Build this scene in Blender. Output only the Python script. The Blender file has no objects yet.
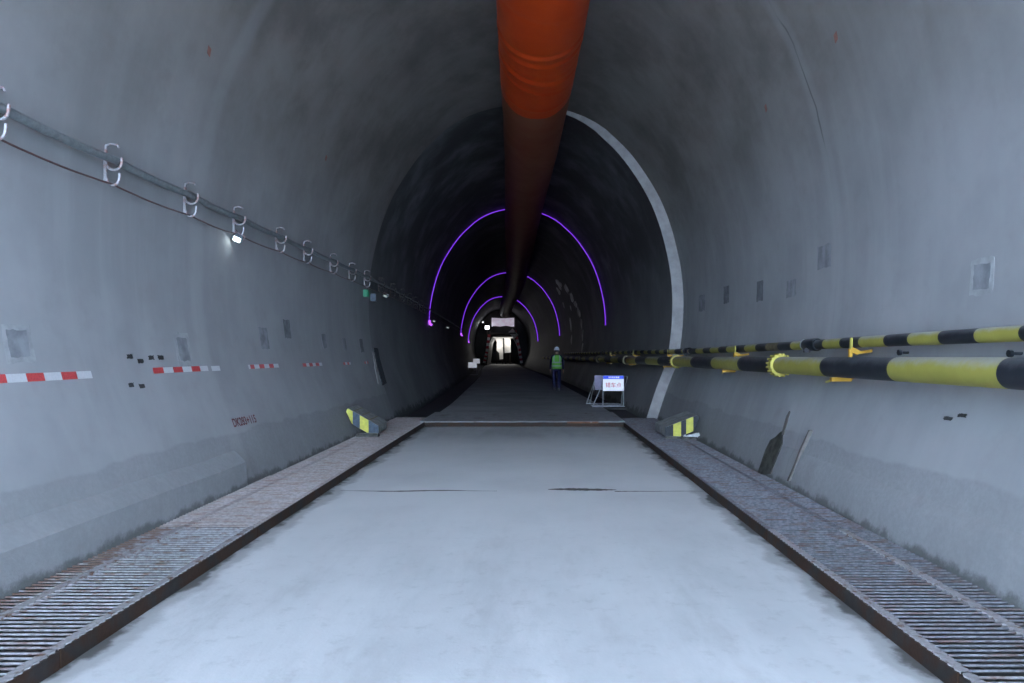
import bpy, bmesh, math, random
from mathutils import Vector, Matrix
from mathutils import noise as mnoise
random.seed(7)
S = bpy.context.scene
COL = S.collection
PI = math.pi

# ------------------------------------------------------------------ materials
def mat(name, build):
    m = bpy.data.materials.new(name); m.use_nodes = True
    nt = m.node_tree
    for n in list(nt.nodes):
        nt.nodes.remove(n)
    out = nt.nodes.new('ShaderNodeOutputMaterial')
    b = nt.nodes.new('ShaderNodeBsdfPrincipled')
    nt.links.new(b.outputs[0], out.inputs[0])
    build(N(nt, b))
    return m

class N:
    """tiny node-building helper"""
    def __init__(s, nt, b):
        s.nt = nt; s.b = b; s._pos = None
    def new(s, t, **kw):
        n = s.nt.nodes.new(t)
        for k, v in kw.items(): setattr(n, k, v)
        return n
    def link(s, a, b): s.nt.links.new(a, b)
    def setin(s, sock, v):
        if hasattr(v, 'node'): s.link(v, sock)
        elif isinstance(v, tuple) and len(v) == 3 and sock.type == 'RGBA': sock.default_value = (*v, 1)
        else: sock.default_value = v
    def pos(s):
        if s._pos is None:
            s._pos = s.new('ShaderNodeTexCoord').outputs['Object']
        return s._pos
    def scaled(s, sc, rot=(0, 0, 0), src=None):
        m = s.new('ShaderNodeMapping')
        m.inputs['Scale'].default_value = sc; m.inputs['Rotation'].default_value = rot
        s.link(src or s.pos(), m.inputs[0]); return m.outputs[0]
    def noise(s, scale, detail=4, rough=.55, vec=None, dist=0):
        n = s.new('ShaderNodeTexNoise')
        n.inputs['Scale'].default_value = scale; n.inputs['Detail'].default_value = detail
        n.inputs['Roughness'].default_value = rough; n.inputs['Distortion'].default_value = dist
        s.link(vec or s.pos(), n.inputs['Vector']); return n.outputs['Fac']
    def math(s, op, a, b=0.0, c=0.0, clamp=False):
        n = s.new('ShaderNodeMath', operation=op); n.use_clamp = clamp
        s.setin(n.inputs[0], a); s.setin(n.inputs[1], b); s.setin(n.inputs[2], c); return n.outputs[0]
    def ramp(s, v, lo, hi, a=0.0, b=1.0, smooth=True):
        n = s.new('ShaderNodeMapRange')
        if smooth: n.interpolation_type = 'SMOOTHSTEP'
        s.setin(n.inputs[0], v); n.inputs[1].default_value = lo; n.inputs[2].default_value = hi
        n.inputs[3].default_value = a; n.inputs[4].default_value = b; return n.outputs[0]
    def mix(s, f, a, b, blend='MIX'):
        n = s.new('ShaderNodeMix', data_type='RGBA', blend_type=blend)
        s.setin(n.inputs[0], f); s.setin(n.inputs[6], a); s.setin(n.inputs[7], b); return n.outputs[2]
    def xyz(s, src=None):
        n = s.new('ShaderNodeSeparateXYZ'); s.link(src or s.pos(), n.inputs[0]); return n.outputs
    def bump(s, h, strength=.3, dist=.01):
        n = s.new('ShaderNodeBump'); n.inputs['Strength'].default_value = strength
        n.inputs['Distance'].default_value = dist; s.link(h, n.inputs['Height'])
        s.link(n.outputs[0], s.b.inputs['Normal'])
    def out(s, color=None, rough=None, metal=None, emit=None, estr=None, spec=None):
        if color is not None: s.setin(s.b.inputs['Base Color'], color)
        if rough is not None: s.setin(s.b.inputs['Roughness'], rough)
        if metal is not None: s.setin(s.b.inputs['Metallic'], metal)
        if emit is not None: s.setin(s.b.inputs['Emission Color'], emit)
        if estr is not None: s.setin(s.b.inputs['Emission Strength'], estr)
        if spec is not None: s.setin(s.b.inputs['Specular IOR Level'], spec)

def srgb(r, g, b):
    f = lambda c: c/12.92 if c <= .04045 else ((c+.055)/1.055)**2.4
    return (f(r/255), f(g/255), f(b/255))

def plain(name, color, rough=.6, metal=0.0, var=.12, scale=14, dirt=None, dirt_amt=.5, bump=0, spec=None):
    def b(n):
        f = n.noise(scale, 4)
        dk = tuple(c*(1-var*2) for c in color)
        lt = tuple(min(1, c*(1+var)) for c in color)
        c = n.mix(n.ramp(f, .3, .7), dk, lt)
        if dirt:
            c = n.mix(n.ramp(n.noise(scale*.6, 6, .65), .5, .68, 0, dirt_amt), c, dirt)
        n.out(c, rough, metal, spec=spec)
        if bump: n.bump(n.noise(scale*4, 3), bump, .004)
    return mat(name, b)

def glow(name, color, strength):
    return mat(name, lambda n: n.out((.02, .02, .02), .4, 0, color, strength))

def concrete_near(n):
    x, y, z = n.xyz()
    big = n.noise(.55, 5, .6)
    mid = n.noise(2.6, 5, .6)
    streak = n.noise(1.0, 4, .6, n.scaled((1.0, 3.2, .35)))
    c = n.mix(n.ramp(big, .33, .68), (.30, .305, .31), (.375, .38, .385))
    c = n.mix(n.ramp(streak, .4, .75, 0, .35), c, (.42, .425, .43))
    c = n.mix(n.ramp(mid, .52, .75, 0, .3), c, (.27, .265, .255))
    # vault warmer and darker with height, with brownish soot blotches
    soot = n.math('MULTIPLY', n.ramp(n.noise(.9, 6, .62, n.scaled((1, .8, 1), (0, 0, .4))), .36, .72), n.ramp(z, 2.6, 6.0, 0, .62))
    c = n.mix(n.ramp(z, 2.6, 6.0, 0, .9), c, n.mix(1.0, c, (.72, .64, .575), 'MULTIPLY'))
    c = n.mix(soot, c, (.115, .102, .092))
    # rough lower lift
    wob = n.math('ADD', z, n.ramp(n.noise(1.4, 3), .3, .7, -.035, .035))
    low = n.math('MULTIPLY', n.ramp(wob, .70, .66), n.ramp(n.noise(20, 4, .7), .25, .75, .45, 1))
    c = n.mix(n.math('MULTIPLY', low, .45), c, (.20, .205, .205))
    # formwork joint: pale smear and hairline
    d1 = n.math('ABSOLUTE', n.math('SUBTRACT', y, n.math('ADD', 8.1, n.ramp(n.noise(.8, 3), .3, .7, -.05, .05))))
    c = n.mix(n.ramp(d1, .22, .05, 0, .22), c, (.46, .465, .47))
    c = n.mix(n.math('MULTIPLY', n.ramp(d1, .022, .008), n.math('MULTIPLY', n.math('MULTIPLY', n.ramp(x, -2, 1), n.ramp(z, 2.5, 4.2, .12, 1)), n.ramp(n.noise(.9, 2), .46, .6, .02, .6))), c, (.07, .07, .07))
    # damp dirt at the foot
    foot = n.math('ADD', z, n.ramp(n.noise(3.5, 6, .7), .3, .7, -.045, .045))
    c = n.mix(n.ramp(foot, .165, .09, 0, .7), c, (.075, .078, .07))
    n.out(c, .72, 0, spec=.35)
    n.bump(n.math('ADD', n.math('MULTIPLY', n.noise(60, 3), n.ramp(wob, .7, .64, .12, 1)), n.math('MULTIPLY', n.noise(4, 4), .8)), .22, .012)
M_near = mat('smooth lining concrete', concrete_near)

def concrete_far(n):
    x, y, z = n.xyz()
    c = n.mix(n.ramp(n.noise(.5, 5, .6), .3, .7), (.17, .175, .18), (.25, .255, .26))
    c = n.mix(n.ramp(n.noise(1.0, 4, .6, n.scaled((1, 1.5, .4))), .45, .75, 0, .25), c, (.2, .2, .2))
    soot = n.math('MULTIPLY', n.ramp(n.noise(.8, 6, .6), .25, .6), n.ramp(z, 2.2, 5.0, 0, .92))
    c = n.mix(soot, c, (.07, .065, .062))
    # lining darkens with depth past the road sign stands
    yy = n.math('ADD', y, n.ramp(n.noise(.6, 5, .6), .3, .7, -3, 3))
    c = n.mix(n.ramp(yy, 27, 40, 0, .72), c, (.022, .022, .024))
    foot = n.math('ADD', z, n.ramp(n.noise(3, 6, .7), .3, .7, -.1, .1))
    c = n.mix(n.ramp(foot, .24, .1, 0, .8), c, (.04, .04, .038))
    n.out(c, .6, 0, spec=.4)
    n.bump(n.noise(5, 5), .25, .015)
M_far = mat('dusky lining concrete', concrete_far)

def concrete_floor(n):
    x, y, z = n.xyz()
    c = n.mix(n.ramp(n.noise(.6, 5, .6), .3, .7), (.50, .51, .51), (.60, .61, .605))
    c = n.mix(n.ramp(n.noise(1.2, 5, .65, n.scaled((1.6, .35, 1))), .42, .7, 0, .5), c, (.66, .665, .66))
    c = n.mix(n.ramp(n.noise(7, 6, .7), .52, .72, 0, .4), c, (.36, .365, .36))
    c = n.mix(n.ramp(n.noise(2.2, 6, .68, n.scaled((1, .3, 1), (0, 0, .25))), .48, .7, 0, .45), c, (.40, .405, .40))
    track = n.math('ABSOLUTE', n.math('SUBTRACT', n.math('ABSOLUTE', n.math('ADD', x, .2)), .95))
    c = n.mix(n.math('MULTIPLY', n.ramp(track, .5, .1, 0, .35), n.ramp(n.noise(2.2, 5, .7, n.scaled((2, .5, 1))), .4, .65)), c, (.62, .63, .625))
    dust_light = n.math('MULTIPLY', n.ramp(n.noise(.5, 4), .3, .6, .6, 1), n.math('MULTIPLY', n.ramp(y, 4.0, 8.5), n.ramp(y, 14.6, 11.5)))  # floor colour lifted over the middle depths to offset light falloff, broken by noise
    c = n.mix(dust_light, c, (.74, .745, .735))
    # dirt that collects along both gratings
    e = n.math('ABSOLUTE', n.math('ADD', x, .2))
    e = n.math('ADD', e, n.ramp(n.noise(1.7, 6, .62), .25, .75, -.09, .09))
    c = n.mix(n.ramp(e, 2.0, 2.10, 0, .5), c, (.24, .24, .235))
    c = n.mix(n.ramp(e, 2.13, 2.2, 0, .85), c, (.07, .066, .06))
    n.out(c, .78, 0, spec=.3)
    n.bump(n.math('ADD', n.noise(45, 4), n.math('MULTIPLY', n.noise(5, 4), 1.5)), .2, .008)
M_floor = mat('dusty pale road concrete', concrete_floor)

def deck(n):
    c = n.mix(n.ramp(n.noise(.7, 5, .6), .3, .7), (.33, .335, .34), (.46, .465, .47))
    c = n.mix(n.ramp(n.noise(3, 6, .65), .5, .75, 0, .5), c, (.25, .25, .25))
    n.out(c, .7, 0, spec=.35); n.bump(n.noise(20, 5), .25, .01)
M_deck = mat('dark road concrete', deck)

def rusty(base, rust, amt, rough=.6, metal=.3, scale=9):
    def b(n):
        f = n.noise(scale, 6, .65)
        c = n.mix(n.ramp(n.noise(scale*3, 4), .3, .7), tuple(k*.75 for k in base), base)
        c = n.mix(n.ramp(f, .56-amt*.3, .70-amt*.25), c, n.mix(n.noise(40, 3), rust, tuple(k*.45 for k in rust)))
        n.out(c, rough, metal); n.bump(n.noise(70, 3), .25, .003)
    return b
def bar_mat(n):
    x, y, z = n.xyz()
    c = n.mix(n.ramp(n.noise(27, 4), .3, .7), (.20, .195, .205), (.33, .325, .335))
    end = n.ramp(n.math('ABSOLUTE', x), .55, .86, 0, .16)
    f = n.math('ADD', n.noise(9, 6, .65, n.scaled((1, 2.2, 1))), end)
    c = n.mix(n.ramp(f, .47, .68, 0, .85), c, n.mix(n.noise(40, 3), (.19, .10, .07), (.09, .05, .035)))
    n.out(c, .5, .3); n.bump(n.noise(70, 3), .25, .003)
M_bar = mat('dusty grating steel', bar_mat)
def bar_far(n):
    c = n.mix(n.ramp(n.noise(27, 4), .3, .7), (.22, .19, .185), (.33, .29, .28))
    c = n.mix(n.ramp(n.noise(6, 6, .65, n.scaled((.6, 2.2, 1))), .45, .66, 0, .7), c, (.20, .12, .09))
    n.out(c, .7, 0); n.bump(n.noise(70, 3), .25, .003)
M_bar_dust = mat('mud caked grating steel', bar_far)
def bar_dark(n):
    c = n.mix(n.ramp(n.noise(27, 4), .3, .7), (.10, .105, .12), (.21, .21, .23))
    c = n.mix(n.ramp(n.noise(7, 6, .65, n.scaled((.6, 2.2, 1))), .46, .66, 0, .8), c, (.115, .065, .05))
    n.out(c, .5, .3); n.bump(n.noise(70, 3), .25, .003)
M_bar_dark = mat('dark rusty grating steel', bar_dark)
M_flat = mat('dusty flat steel', rusty((.36, .345, .345), (.17, .085, .05), .15, .7, .1, 14))
M_angle = mat('rusted angle steel', rusty((.035, .030, .028), (.06, .028, .014), .6, .75, .2, 5))
M_plate = mat('dark worn steel plate', rusty((.44, .445, .45), (.28, .2, .16), .02, .6, .1, 2.2))
M_rust = mat('rusty steel', rusty((.21, .09, .05), (.27, .12, .06), .5, .8, .15))
M_trench = plain('wet trench concrete', (.035, .034, .033), .7)
M_ground = plain('pale apron ground', (.42, .42, .41), .9, scale=2)
M_galv = mat('galvanised hook steel', rusty((.40, .385, .40), (.42, .22, .19), .3, .5, .3, 20))
M_hose = plain('grey green cable sheath', (.20, .22, .225), .5, var=.1, scale=20, dirt=(.25, .26, .25), dirt_amt=.5)
M_wire = plain('brown red wire sheath', (.13, .07, .065), .5)
def pipe_paint(a, b, dust_light, amt):
    def f(n):
        c = n.mix(n.ramp(n.noise(5, 4), .3, .7), a, b)
        g = n.new('ShaderNodeNewGeometry'); nz = n.xyz(g.outputs['Normal'])[2]
        up = n.math('ADD', nz, n.ramp(n.noise(7, 5, .6), .3, .7, -.2, .2))     # dust lying on top of the pipe
        c = n.mix(n.ramp(up, .15, 1.0, 0, amt), c, dust_light)
        n.out(c, .5, 0, spec=.4)
    return f
M_yel = mat('yellow pipe paint', pipe_paint((.345, .315, .065), (.39, .355, .075), (.42, .42, .38), .8))
M_blk = mat('black pipe paint', pipe_paint((.012, .015, .02), (.02, .023, .03), (.12, .13, .14), .7))
M_fyel = plain('yellow flange paint', (.58, .50, .10), .5, var=.08, scale=9)
M_oyel = plain('orange yellow bracket paint', (.56, .31, .03), .5, var=.08, scale=9)
M_dull = plain('faded brown yellow paint', (.20, .17, .09), .6)
M_orange = mat('orange duct fabric', lambda n: (n.out(n.mix(n.ramp(n.noise(1.2, 4), .3, .7), (.55, .045, .005), (.62, .065, .008)), .42, 0, spec=.22), n.bump(n.noise(3, 4, vec=n.scaled((1, .4, 1))), .2, .02)))
M_brown = mat('brown duct fabric', lambda n: (n.out(n.mix(n.ramp(n.noise(1.1, 4), .35, .7), (.20, .05, .018), (.25, .085, .045)), .5, 0, spec=.3), n.bump(n.noise(2.5, 4), .25, .03)))
M_red = plain('red reflective tape', (.66, .085, .085), .4, scale=60, var=.08)
M_white = plain('white reflective tape', (.62, .63, .64), .4, scale=60, var=.03)
M_mortar = plain('grey mortar', (.265, .28, .295), .8, scale=6, var=.15)
M_mortar_lt = plain('pale mortar rim', (.37, .38, .385), .8, scale=9, var=.1)
M_mortar_dk = plain('dark mortar', (.17, .18, .19), .8, scale=8, var=.15)
M_hole = plain('dark bolt pocket', (.035, .035, .035), .8)
M_paintred = plain('red spray paint', (.17, .035, .045), .6)
M_markred = plain('orange red survey paint', (.34, .14, .11), .6)
M_slot = plain('dark recess concrete', (.055, .06, .066), .8)
M_stain = plain('damp dark stain', (.075, .074, .062), .6, scale=10, var=.3)
M_ruststain = plain('rust streak', (.15, .135, .124), .7)
M_floorstain = plain('dark road stain', (.12, .105, .09), .6, scale=9, var=.3)
M_bandc = plain('cut lining end concrete', (.37, .355, .345), .8, scale=5, var=.08)
M_block = plain('block concrete', (.29, .30, .285), .85, scale=9, var=.12, bump=.3)
M_timber = plain('weathered grey timber', (.10, .095, .085), .85, scale=12, var=.2)
M_form = plain('blackened form steel', (.022, .02, .019), .7)
M_byel = plain('yellow stripe paint', (.62, .58, .09), .6, scale=16, var=.06, dirt=(.4, .37, .12), dirt_amt=.4)
M_bblk = plain('black stripe paint', (.014, .017, .024), .6, scale=16, var=.15, dirt=(.05, .055, .065), dirt_amt=.25)
M_bblue = plain('faded dark blue stripe paint', (.06, .085, .12), .6, scale=16, var=.15)
M_plaster = plain('white plaster dabs', (.6, .62, .63), .8, scale=20, var=.1)
M_frame = plain('grey sign frame steel', (.42, .44, .47), .45, .2)
M_signw = mat('white sign face with added glow', lambda n: n.out((.88, .88, .9), .35, 0, (.92, .92, 1.0), .14))  # faint glow added so the sign face reads bright in the dark
M_signback = plain('pale violet sign board', (.34, .31, .46), .5, var=.05)
M_signb = mat('blue sign header with added glow', lambda n: n.out((.012, .07, .8), .35, 0, (.01, .07, .9), .12))  # header blue gets a small added glow as well
M_signr = plain('red sign lettering', (.70, .06, .10), .4, var=.03)
M_lampbody = plain('dark lamp housing', (.05, .055, .06), .4, .4)
M_lampblue = plain('blue grey lamp housing', (.16, .2, .23), .4, .3)
M_purple = glow('purple light tube', (.20, .035, .82), .62)
M_plug = glow('pink purple plug', (.45, .10, 1.0), .9)
M_lens = glow('cool white lamp lens', (.82, .95, 1.0), 7)
M_lens_dim = glow('dim white lamp lens', (.8, .95, 1.0), .22)
M_green = glow('green indicator', (.02, .45, .25), .18)
M_flood = glow('flood lamp lens', (.9, .95, 1.0), 5)
M_flood_dim = glow('small flood lamp lens', (.9, .95, 1.0), .8)
M_warm = glow('work lamp tube', (1.0, .95, .88), .3)
M_bannerm = mat('lit pale banner', lambda n: n.out(n.mix(n.ramp(n.noise(2.2, 3), .4, .6), (.8, .74, .82), (.72, .55, .66)), .6, 0, (.85, .76, .95), .2))
M_membrane = plain('white sheeting', (.86, .84, .80), .55, scale=3, var=.05)
M_gantry = plain('dark gantry steel', (.07, .06, .055), .6, .2, dirt=(.15, .08, .05))
M_gred = plain('red gantry paint', (.45, .04, .05), .5)
M_gwhite = plain('white gantry paint', (.72, .68, .68), .5)
M_wetgleam = mat('wet patch with painted gleam', lambda n: (n.out(n.mix(n.ramp(n.noise(1.6, 5, .6), .35, .65), (.10, .11, .11), (.55, .6, .6)), .35, 0, spec=.6), n.bump(n.noise(3.5, 4), .5, .06)))
M_navy = plain('navy work clothes', (.005, .007, .055), .8, scale=30)
M_skin = plain('skin', (.42, .24, .17), .55, scale=30, var=.05)
M_vest = plain('lime green safety vest', (.17, .55, .06), .6, scale=30, var=.05)
M_reflect = plain('silver reflective strip', (.36, .46, .38), .4, scale=30, var=.05)
M_helmet = plain('white helmet shell', (.60, .62, .68), .35, var=.02)
M_boot = plain('grey work boot', (.10, .10, .10), .7)

# ------------------------------------------------------------------ mesh helpers
class MB:
    def __init__(s):
        s.v = []; s.f = []; s.mi = []; s.m = 0
    def vert(s, *ps):
        i = len(s.v); s.v += [tuple(p) for p in ps]; return i
    def face(s, *idx):
        s.f.append(tuple(idx)); s.mi.append(s.m)
    def quad(s, a, b, c, d):
        i = s.vert(a, b, c, d); s.face(i, i+1, i+2, i+3)
    def hexa(s, p):            # 8 points: bottom 4 ccw, top 4 ccw
        i = s.vert(*p)
        for q in ((3, 2, 1, 0), (4, 5, 6, 7), (0, 1, 5, 4), (1, 2, 6, 5), (2, 3, 7, 6), (3, 0, 4, 7)):
            s.face(*[i+k for k in q])
    def box(s, x0, y0, z0, x1, y1, z1):
        s.hexa([(x0, y0, z0), (x1, y0, z0), (x1, y1, z0), (x0, y1, z0), (x0, y0, z1), (x1, y0, z1), (x1, y1, z1), (x0, y1, z1)])
    def tube(s, pts, r, n=10, cap=True, closed=False):
        pts = [Vector(p) for p in pts]; L = len(pts)
        rs = r if isinstance(r, (list, tuple)) else [r]*L
        prev = None; rings = []
        for i, p in enumerate(pts):
            a = pts[(i-1) % L] if (closed or i) else p
            b = pts[(i+1) % L] if (closed or i < L-1) else p
            t = (b-a).normalized()
            if prev is None:
                up = Vector((0, 0, 1)) if abs(t.z) < .9 else Vector((1, 0, 0))
                u = t.cross(up).normalized()
            else:
                u = (prev - t*prev.dot(t)).normalized()
            prev = u; w = t.cross(u)
            rings.append(s.vert(*[p + (u*math.cos(2*PI*k/n) + w*math.sin(2*PI*k/n))*rs[i] for k in range(n)]))
        for i in range(L if closed else L-1):
            a, b = rings[i], rings[(i+1) % L]
            for k in range(n):
                s.face(a+k, a+(k+1) % n, b+(k+1) % n, b+k)
        if cap and not closed:
            s.face(*[rings[0]+k for k in range(n-1, -1, -1)]); s.face(*[rings[-1]+k for k in range(n)])
    def bar(s, a, b, w, h, up=(0, 0, 1)):
        a, b = Vector(a), Vector(b); t = (b-a).normalized(); up = Vector(up)
        if abs(t.dot(up)) > .98: up = Vector((1, 0, 0))
        u = t.cross(up).normalized()*w/2; v = u.cross(t).normalized()*h/2
        s.hexa([a-u-v, a+u-v, b+u-v, b-u-v, a-u+v, a+u+v, b+u+v, b-u+v])
    def prism(s, poly, vec):   # closed polygon extruded by vec
        n = len(poly); vec = Vector(vec)
        i = s.vert(*poly); j = s.vert(*[Vector(p)+vec for p in poly])
        s.face(*range(i+n-1, i-1, -1)); s.face(*range(j, j+n))
        for k in range(n):
            s.face(i+k, i+(k+1) % n, j+(k+1) % n, j+k)
    def grid(s, rows, flip=False):
        n = len(rows[0]); st = [s.vert(*r) for r in rows]
        for a, b in zip(st, st[1:]):
            for k in range(n-1):
                q = (a+k, a+k+1, b+k+1, b+k); s.face(*(q[::-1] if flip else q))
    def build(s, name, mats, parent=None, smooth=False, bevel=0, fix=True):
        me = bpy.data.meshes.new(name)
        me.from_pydata(s.v, [], s.f)
        for m in (mats if isinstance(mats, (list, tuple)) else [mats]): me.materials.append(m)
        me.polygons.foreach_set('material_index', s.mi)
        if fix:
            bm = bmesh.new(); bm.from_mesh(me)
            bmesh.ops.recalc_face_normals(bm, faces=bm.faces); bm.to_mesh(me); bm.free()
        if smooth is True: me.polygons.foreach_set('use_smooth', [True]*len(me.polygons))
        elif smooth:
            me.polygons.foreach_set('use_smooth', [True]*len(me.polygons))
            bm = bmesh.new(); bm.from_mesh(me)
            for e in bm.edges:
                if len(e.link_faces) == 2 and e.calc_face_angle(0) > smooth: e.smooth = False
            bm.to_mesh(me); bm.free()
        me.update()
        o = bpy.data.objects.new(name, me); COL.objects.link(o)
        if parent: o.parent = parent
        if bevel:
            b = o.modifiers.new('bevel', 'BEVEL'); b.width = bevel; b.segments = 2; b.limit_method = 'ANGLE'
        return o

def tag(o, label=None, cat=None, group=None, kind=None):
    if label: o['label'] = label
    if cat: o['category'] = cat
    if group: o['group'] = group
    if kind: o['kind'] = kind
    return o
def thing(name, label, cat, loc=(0, 0, 0), group=None, rot=(0, 0, 0)):
    o = bpy.data.objects.new(name, None); COL.objects.link(o); o.empty_display_size = .2
    o.location = loc; o.rotation_euler = rot
    return tag(o, label, cat, group)
def local(o):   # world->local offset for parts written in world coordinates under an unrotated Empty
    return Vector(o.location)
def copy_tree(o, loc, label, group=None):
    c = o.copy(); COL.objects.link(c); c.location = loc; c['label'] = label
    if group: c['group'] = group
    for ch in list(o.children):
        d = ch.copy(); COL.objects.link(d); d.parent = c
        for g in list(ch.children):
            e = g.copy(); COL.objects.link(e); e.parent = d
    return c
ORD = ['nearest', 'second', 'third', 'fourth', 'fifth', 'sixth', 'seventh', 'eighth', 'ninth', 'tenth', 'eleventh', 'twelfth',
       'thirteenth', 'fourteenth', 'fifteenth', 'sixteenth', 'seventeenth', 'eighteenth', 'nineteenth', 'twentieth']

# ------------------------------------------------------------------ tunnel geometry
def interp(tab, x):
    if x <= tab[0][0]: return tab[0][1]
    for i in range(len(tab)-1):
        x0, y0 = tab[i]; x1, y1 = tab[i+1]
        if x <= x1:
            h = x1-x0; t = (x-x0)/h
            def slope(k):
                if k <= 0: return (tab[1][1]-tab[0][1])/(tab[1][0]-tab[0][0])
                if k >= len(tab)-1: return (tab[-1][1]-tab[-2][1])/(tab[-1][0]-tab[-2][0])
                return (tab[k+1][1]-tab[k-1][1])/(tab[k+1][0]-tab[k-1][0])
            m0, m1 = slope(i)*h, slope(i+1)*h
            return (2*t**3-3*t*t+1)*y0+(t**3-2*t*t+t)*m0+(-2*t**3+3*t*t)*y1+(t**3-t*t)*m1
    return tab[-1][1]
AX = [(-10, -.215), (4, -.205), (10, -.185), (16.5, -.165), (21, -.22), (28, -.5), (38, -.9), (50, -1.5), (71, -2.9), (95, -4.2), (130, -6.2)]
ax = lambda d: interp(AX, d)
HW = [(-.4, 2.94), (.1, 3.1), (.5, 3.23), (.9, 3.37), (1.35, 3.54), (1.8, 3.64), (2.4, 3.70), (3.0, 3.705), (3.5, 3.665), (4.0, 3.575), (4.66, 3.40), (5.3, 3.14), (5.9, 2.78), (6.4, 2.40), (6.9, 1.88)]
def profile():
    """half outline from base to crown as (half width, z)"""
    pts = []
    z = -.4
    while z < 6.9:
        pts.append((interp(HW, z), z)); z += .15
    # crown: ellipse-like cap
    for w, zz in ((1.88, 6.9), (1.64, 7.06), (1.38, 7.195), (1.1, 7.305), (.82, 7.385), (.54, 7.44), (.27, 7.468), (0, 7.478)):
        pts.append((w, zz))
    return pts
PROF = profile()
INS = .13
JOINT = 16.5
def prof_at(d, far):
    """full outline left base -> crown -> right base, as Vectors in world at depth d"""
    cx = ax(d) - (INS if far else 0)
    def p(w, z, s):
        if far:
            w = max(0, w-INS) if z < 6.9 else w*(1-INS/1.88); z = z if (z < 3 or s < 0) else z-.04*min(1, w/.8)*(z-3)/4.478
        return Vector((cx+s*w, d, z))
    L = [p(w, z, -1) for w, z in PROF]
    return L + [p(w, z, 1) for w, z in PROF[-2::-1]]
def wx(side, z, d, off=0.0):
    far = d > JOINT
    hw = interp(HW, z) - (INS if far else 0)
    return ax(d) - (INS if far else 0) + side*(hw-off)

def lining(ds, far, m):
    rows = [prof_at(d, far) for d in ds]
    n = len(rows[0])
    ref = rows[0]; nor = []
    for i in range(n):
        t = ref[min(i+1, n-1)]-ref[max(i-1, 0)]
        nor.append(Vector((t.z, 0, -t.x)).normalized())      # points inward
    zc = 4.8
    i0 = next(i for i in range(n) if ref[i].z > zc); i1 = n-1-i0
    for nm, a, b in (('wall_left', 0, i0), ('ceiling', i0, i1), ('wall_right', i1, n-1)):
        mb = MB(); mb.grid([[r[i] for i in range(a, b+1)] for r in rows], flip=True)
        o = mb.build(nm, m, smooth=True, fix=False)
        k = b-a+1
        o.data.normals_split_custom_set_from_vertices([nor[a+(j % k)] for j in range(k*len(rows))])
        tag(o, kind='structure')
        WALLS[(nm, far)] = o
WALLS = {}
PORTAL = -5.5
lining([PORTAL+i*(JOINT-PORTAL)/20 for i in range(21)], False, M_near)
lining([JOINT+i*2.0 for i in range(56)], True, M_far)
# step face where the inner lining is thicker on the right
mb = MB()
A = prof_at(JOINT, False); B = prof_at(JOINT+.001, True)
mb.grid([[Vector((p.x, JOINT, p.z)) for p in A], [Vector((p.x, JOINT, p.z)) for p in B]])
tag(mb.build('trim_1', M_bandc), kind='structure')
# concrete kicker at the foot of the left wall (ends at the formwork joint) and a thin one on the right
def kicker(side, d0, d1, prot, name):
    mb = MB(); rows = []
    k = int((d1-d0)/.35)
    for i in range(k+1):
        d = d0+(d1-d0)*i/k
        j = mnoise.noise((d*.9, side*3, 0))*.02
        rows.append([(wx(side, .50, d, -.01), d, .50+j), (wx(side, .47, d, prot*.25), d, .475+j), (wx(side, .37, d, prot), d, .365+j*.5),
                     (wx(side, .1, d, prot*.3), d, .1), (wx(side, -.3, d, prot*.2), d, -.3)])
    mb.grid(rows, flip=side > 0)
    for r, fl in ((rows[0], True), (rows[-1], False)):
        i = mb.vert(*r, (wx(side, -.3, r[0][1], -.02), r[0][1], -.3))
        mb.face(*range(i, i+6))
    tag(mb.build(name, M_near, smooth=.5), kind='structure')
kicker(-1, PORTAL, 8.0, .10, 'trim_2')
kicker(1, PORTAL, 8.4, .035, 'trim_3')

# floor: near road slab, far raised road, trench bottom, apron outside the portal, rock face at the end
RC = -.2     # road centre
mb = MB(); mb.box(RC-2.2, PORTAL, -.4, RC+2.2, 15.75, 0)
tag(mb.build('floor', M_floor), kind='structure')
mb = MB(); rows = []
for i in range(48):
    d = 15.75+i*2.4; c = RC+(ax(d)-ax(16.5) if d > 16.5 else 0)
    rows.append([(c-2.2, d, -.4), (c-2.2, d, .1), (c-.7, d, .105), (c+.7, d, .105), (c+2.2, d, .1), (c+2.2, d, -.4)])
mb.grid(rows); i = mb.vert(*rows[0]); mb.face(*range(i, i+6))
tag(mb.build('floor', M_deck), kind='structure')
mb = MB(); rows = []
for i in range(48):
    d = PORTAL+i*2.85; c = ax(d); zz = -.4 if d < 15.5 else .02
    rows.append([(c-3.4, d, zz), (c+3.4, d, zz)])
mb.grid(rows); tag(mb.build('floor', M_trench), kind='structure')
mb = MB(); mb.box(-40, -60, -.5, 40, PORTAL, -.02)
tag(mb.build('ground', M_ground), kind='structure')
mb = MB(); mb.box(-14, 126, -1, 4, 127, 9)
tag(mb.build('wall_back', M_far), kind='structure')

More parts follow.
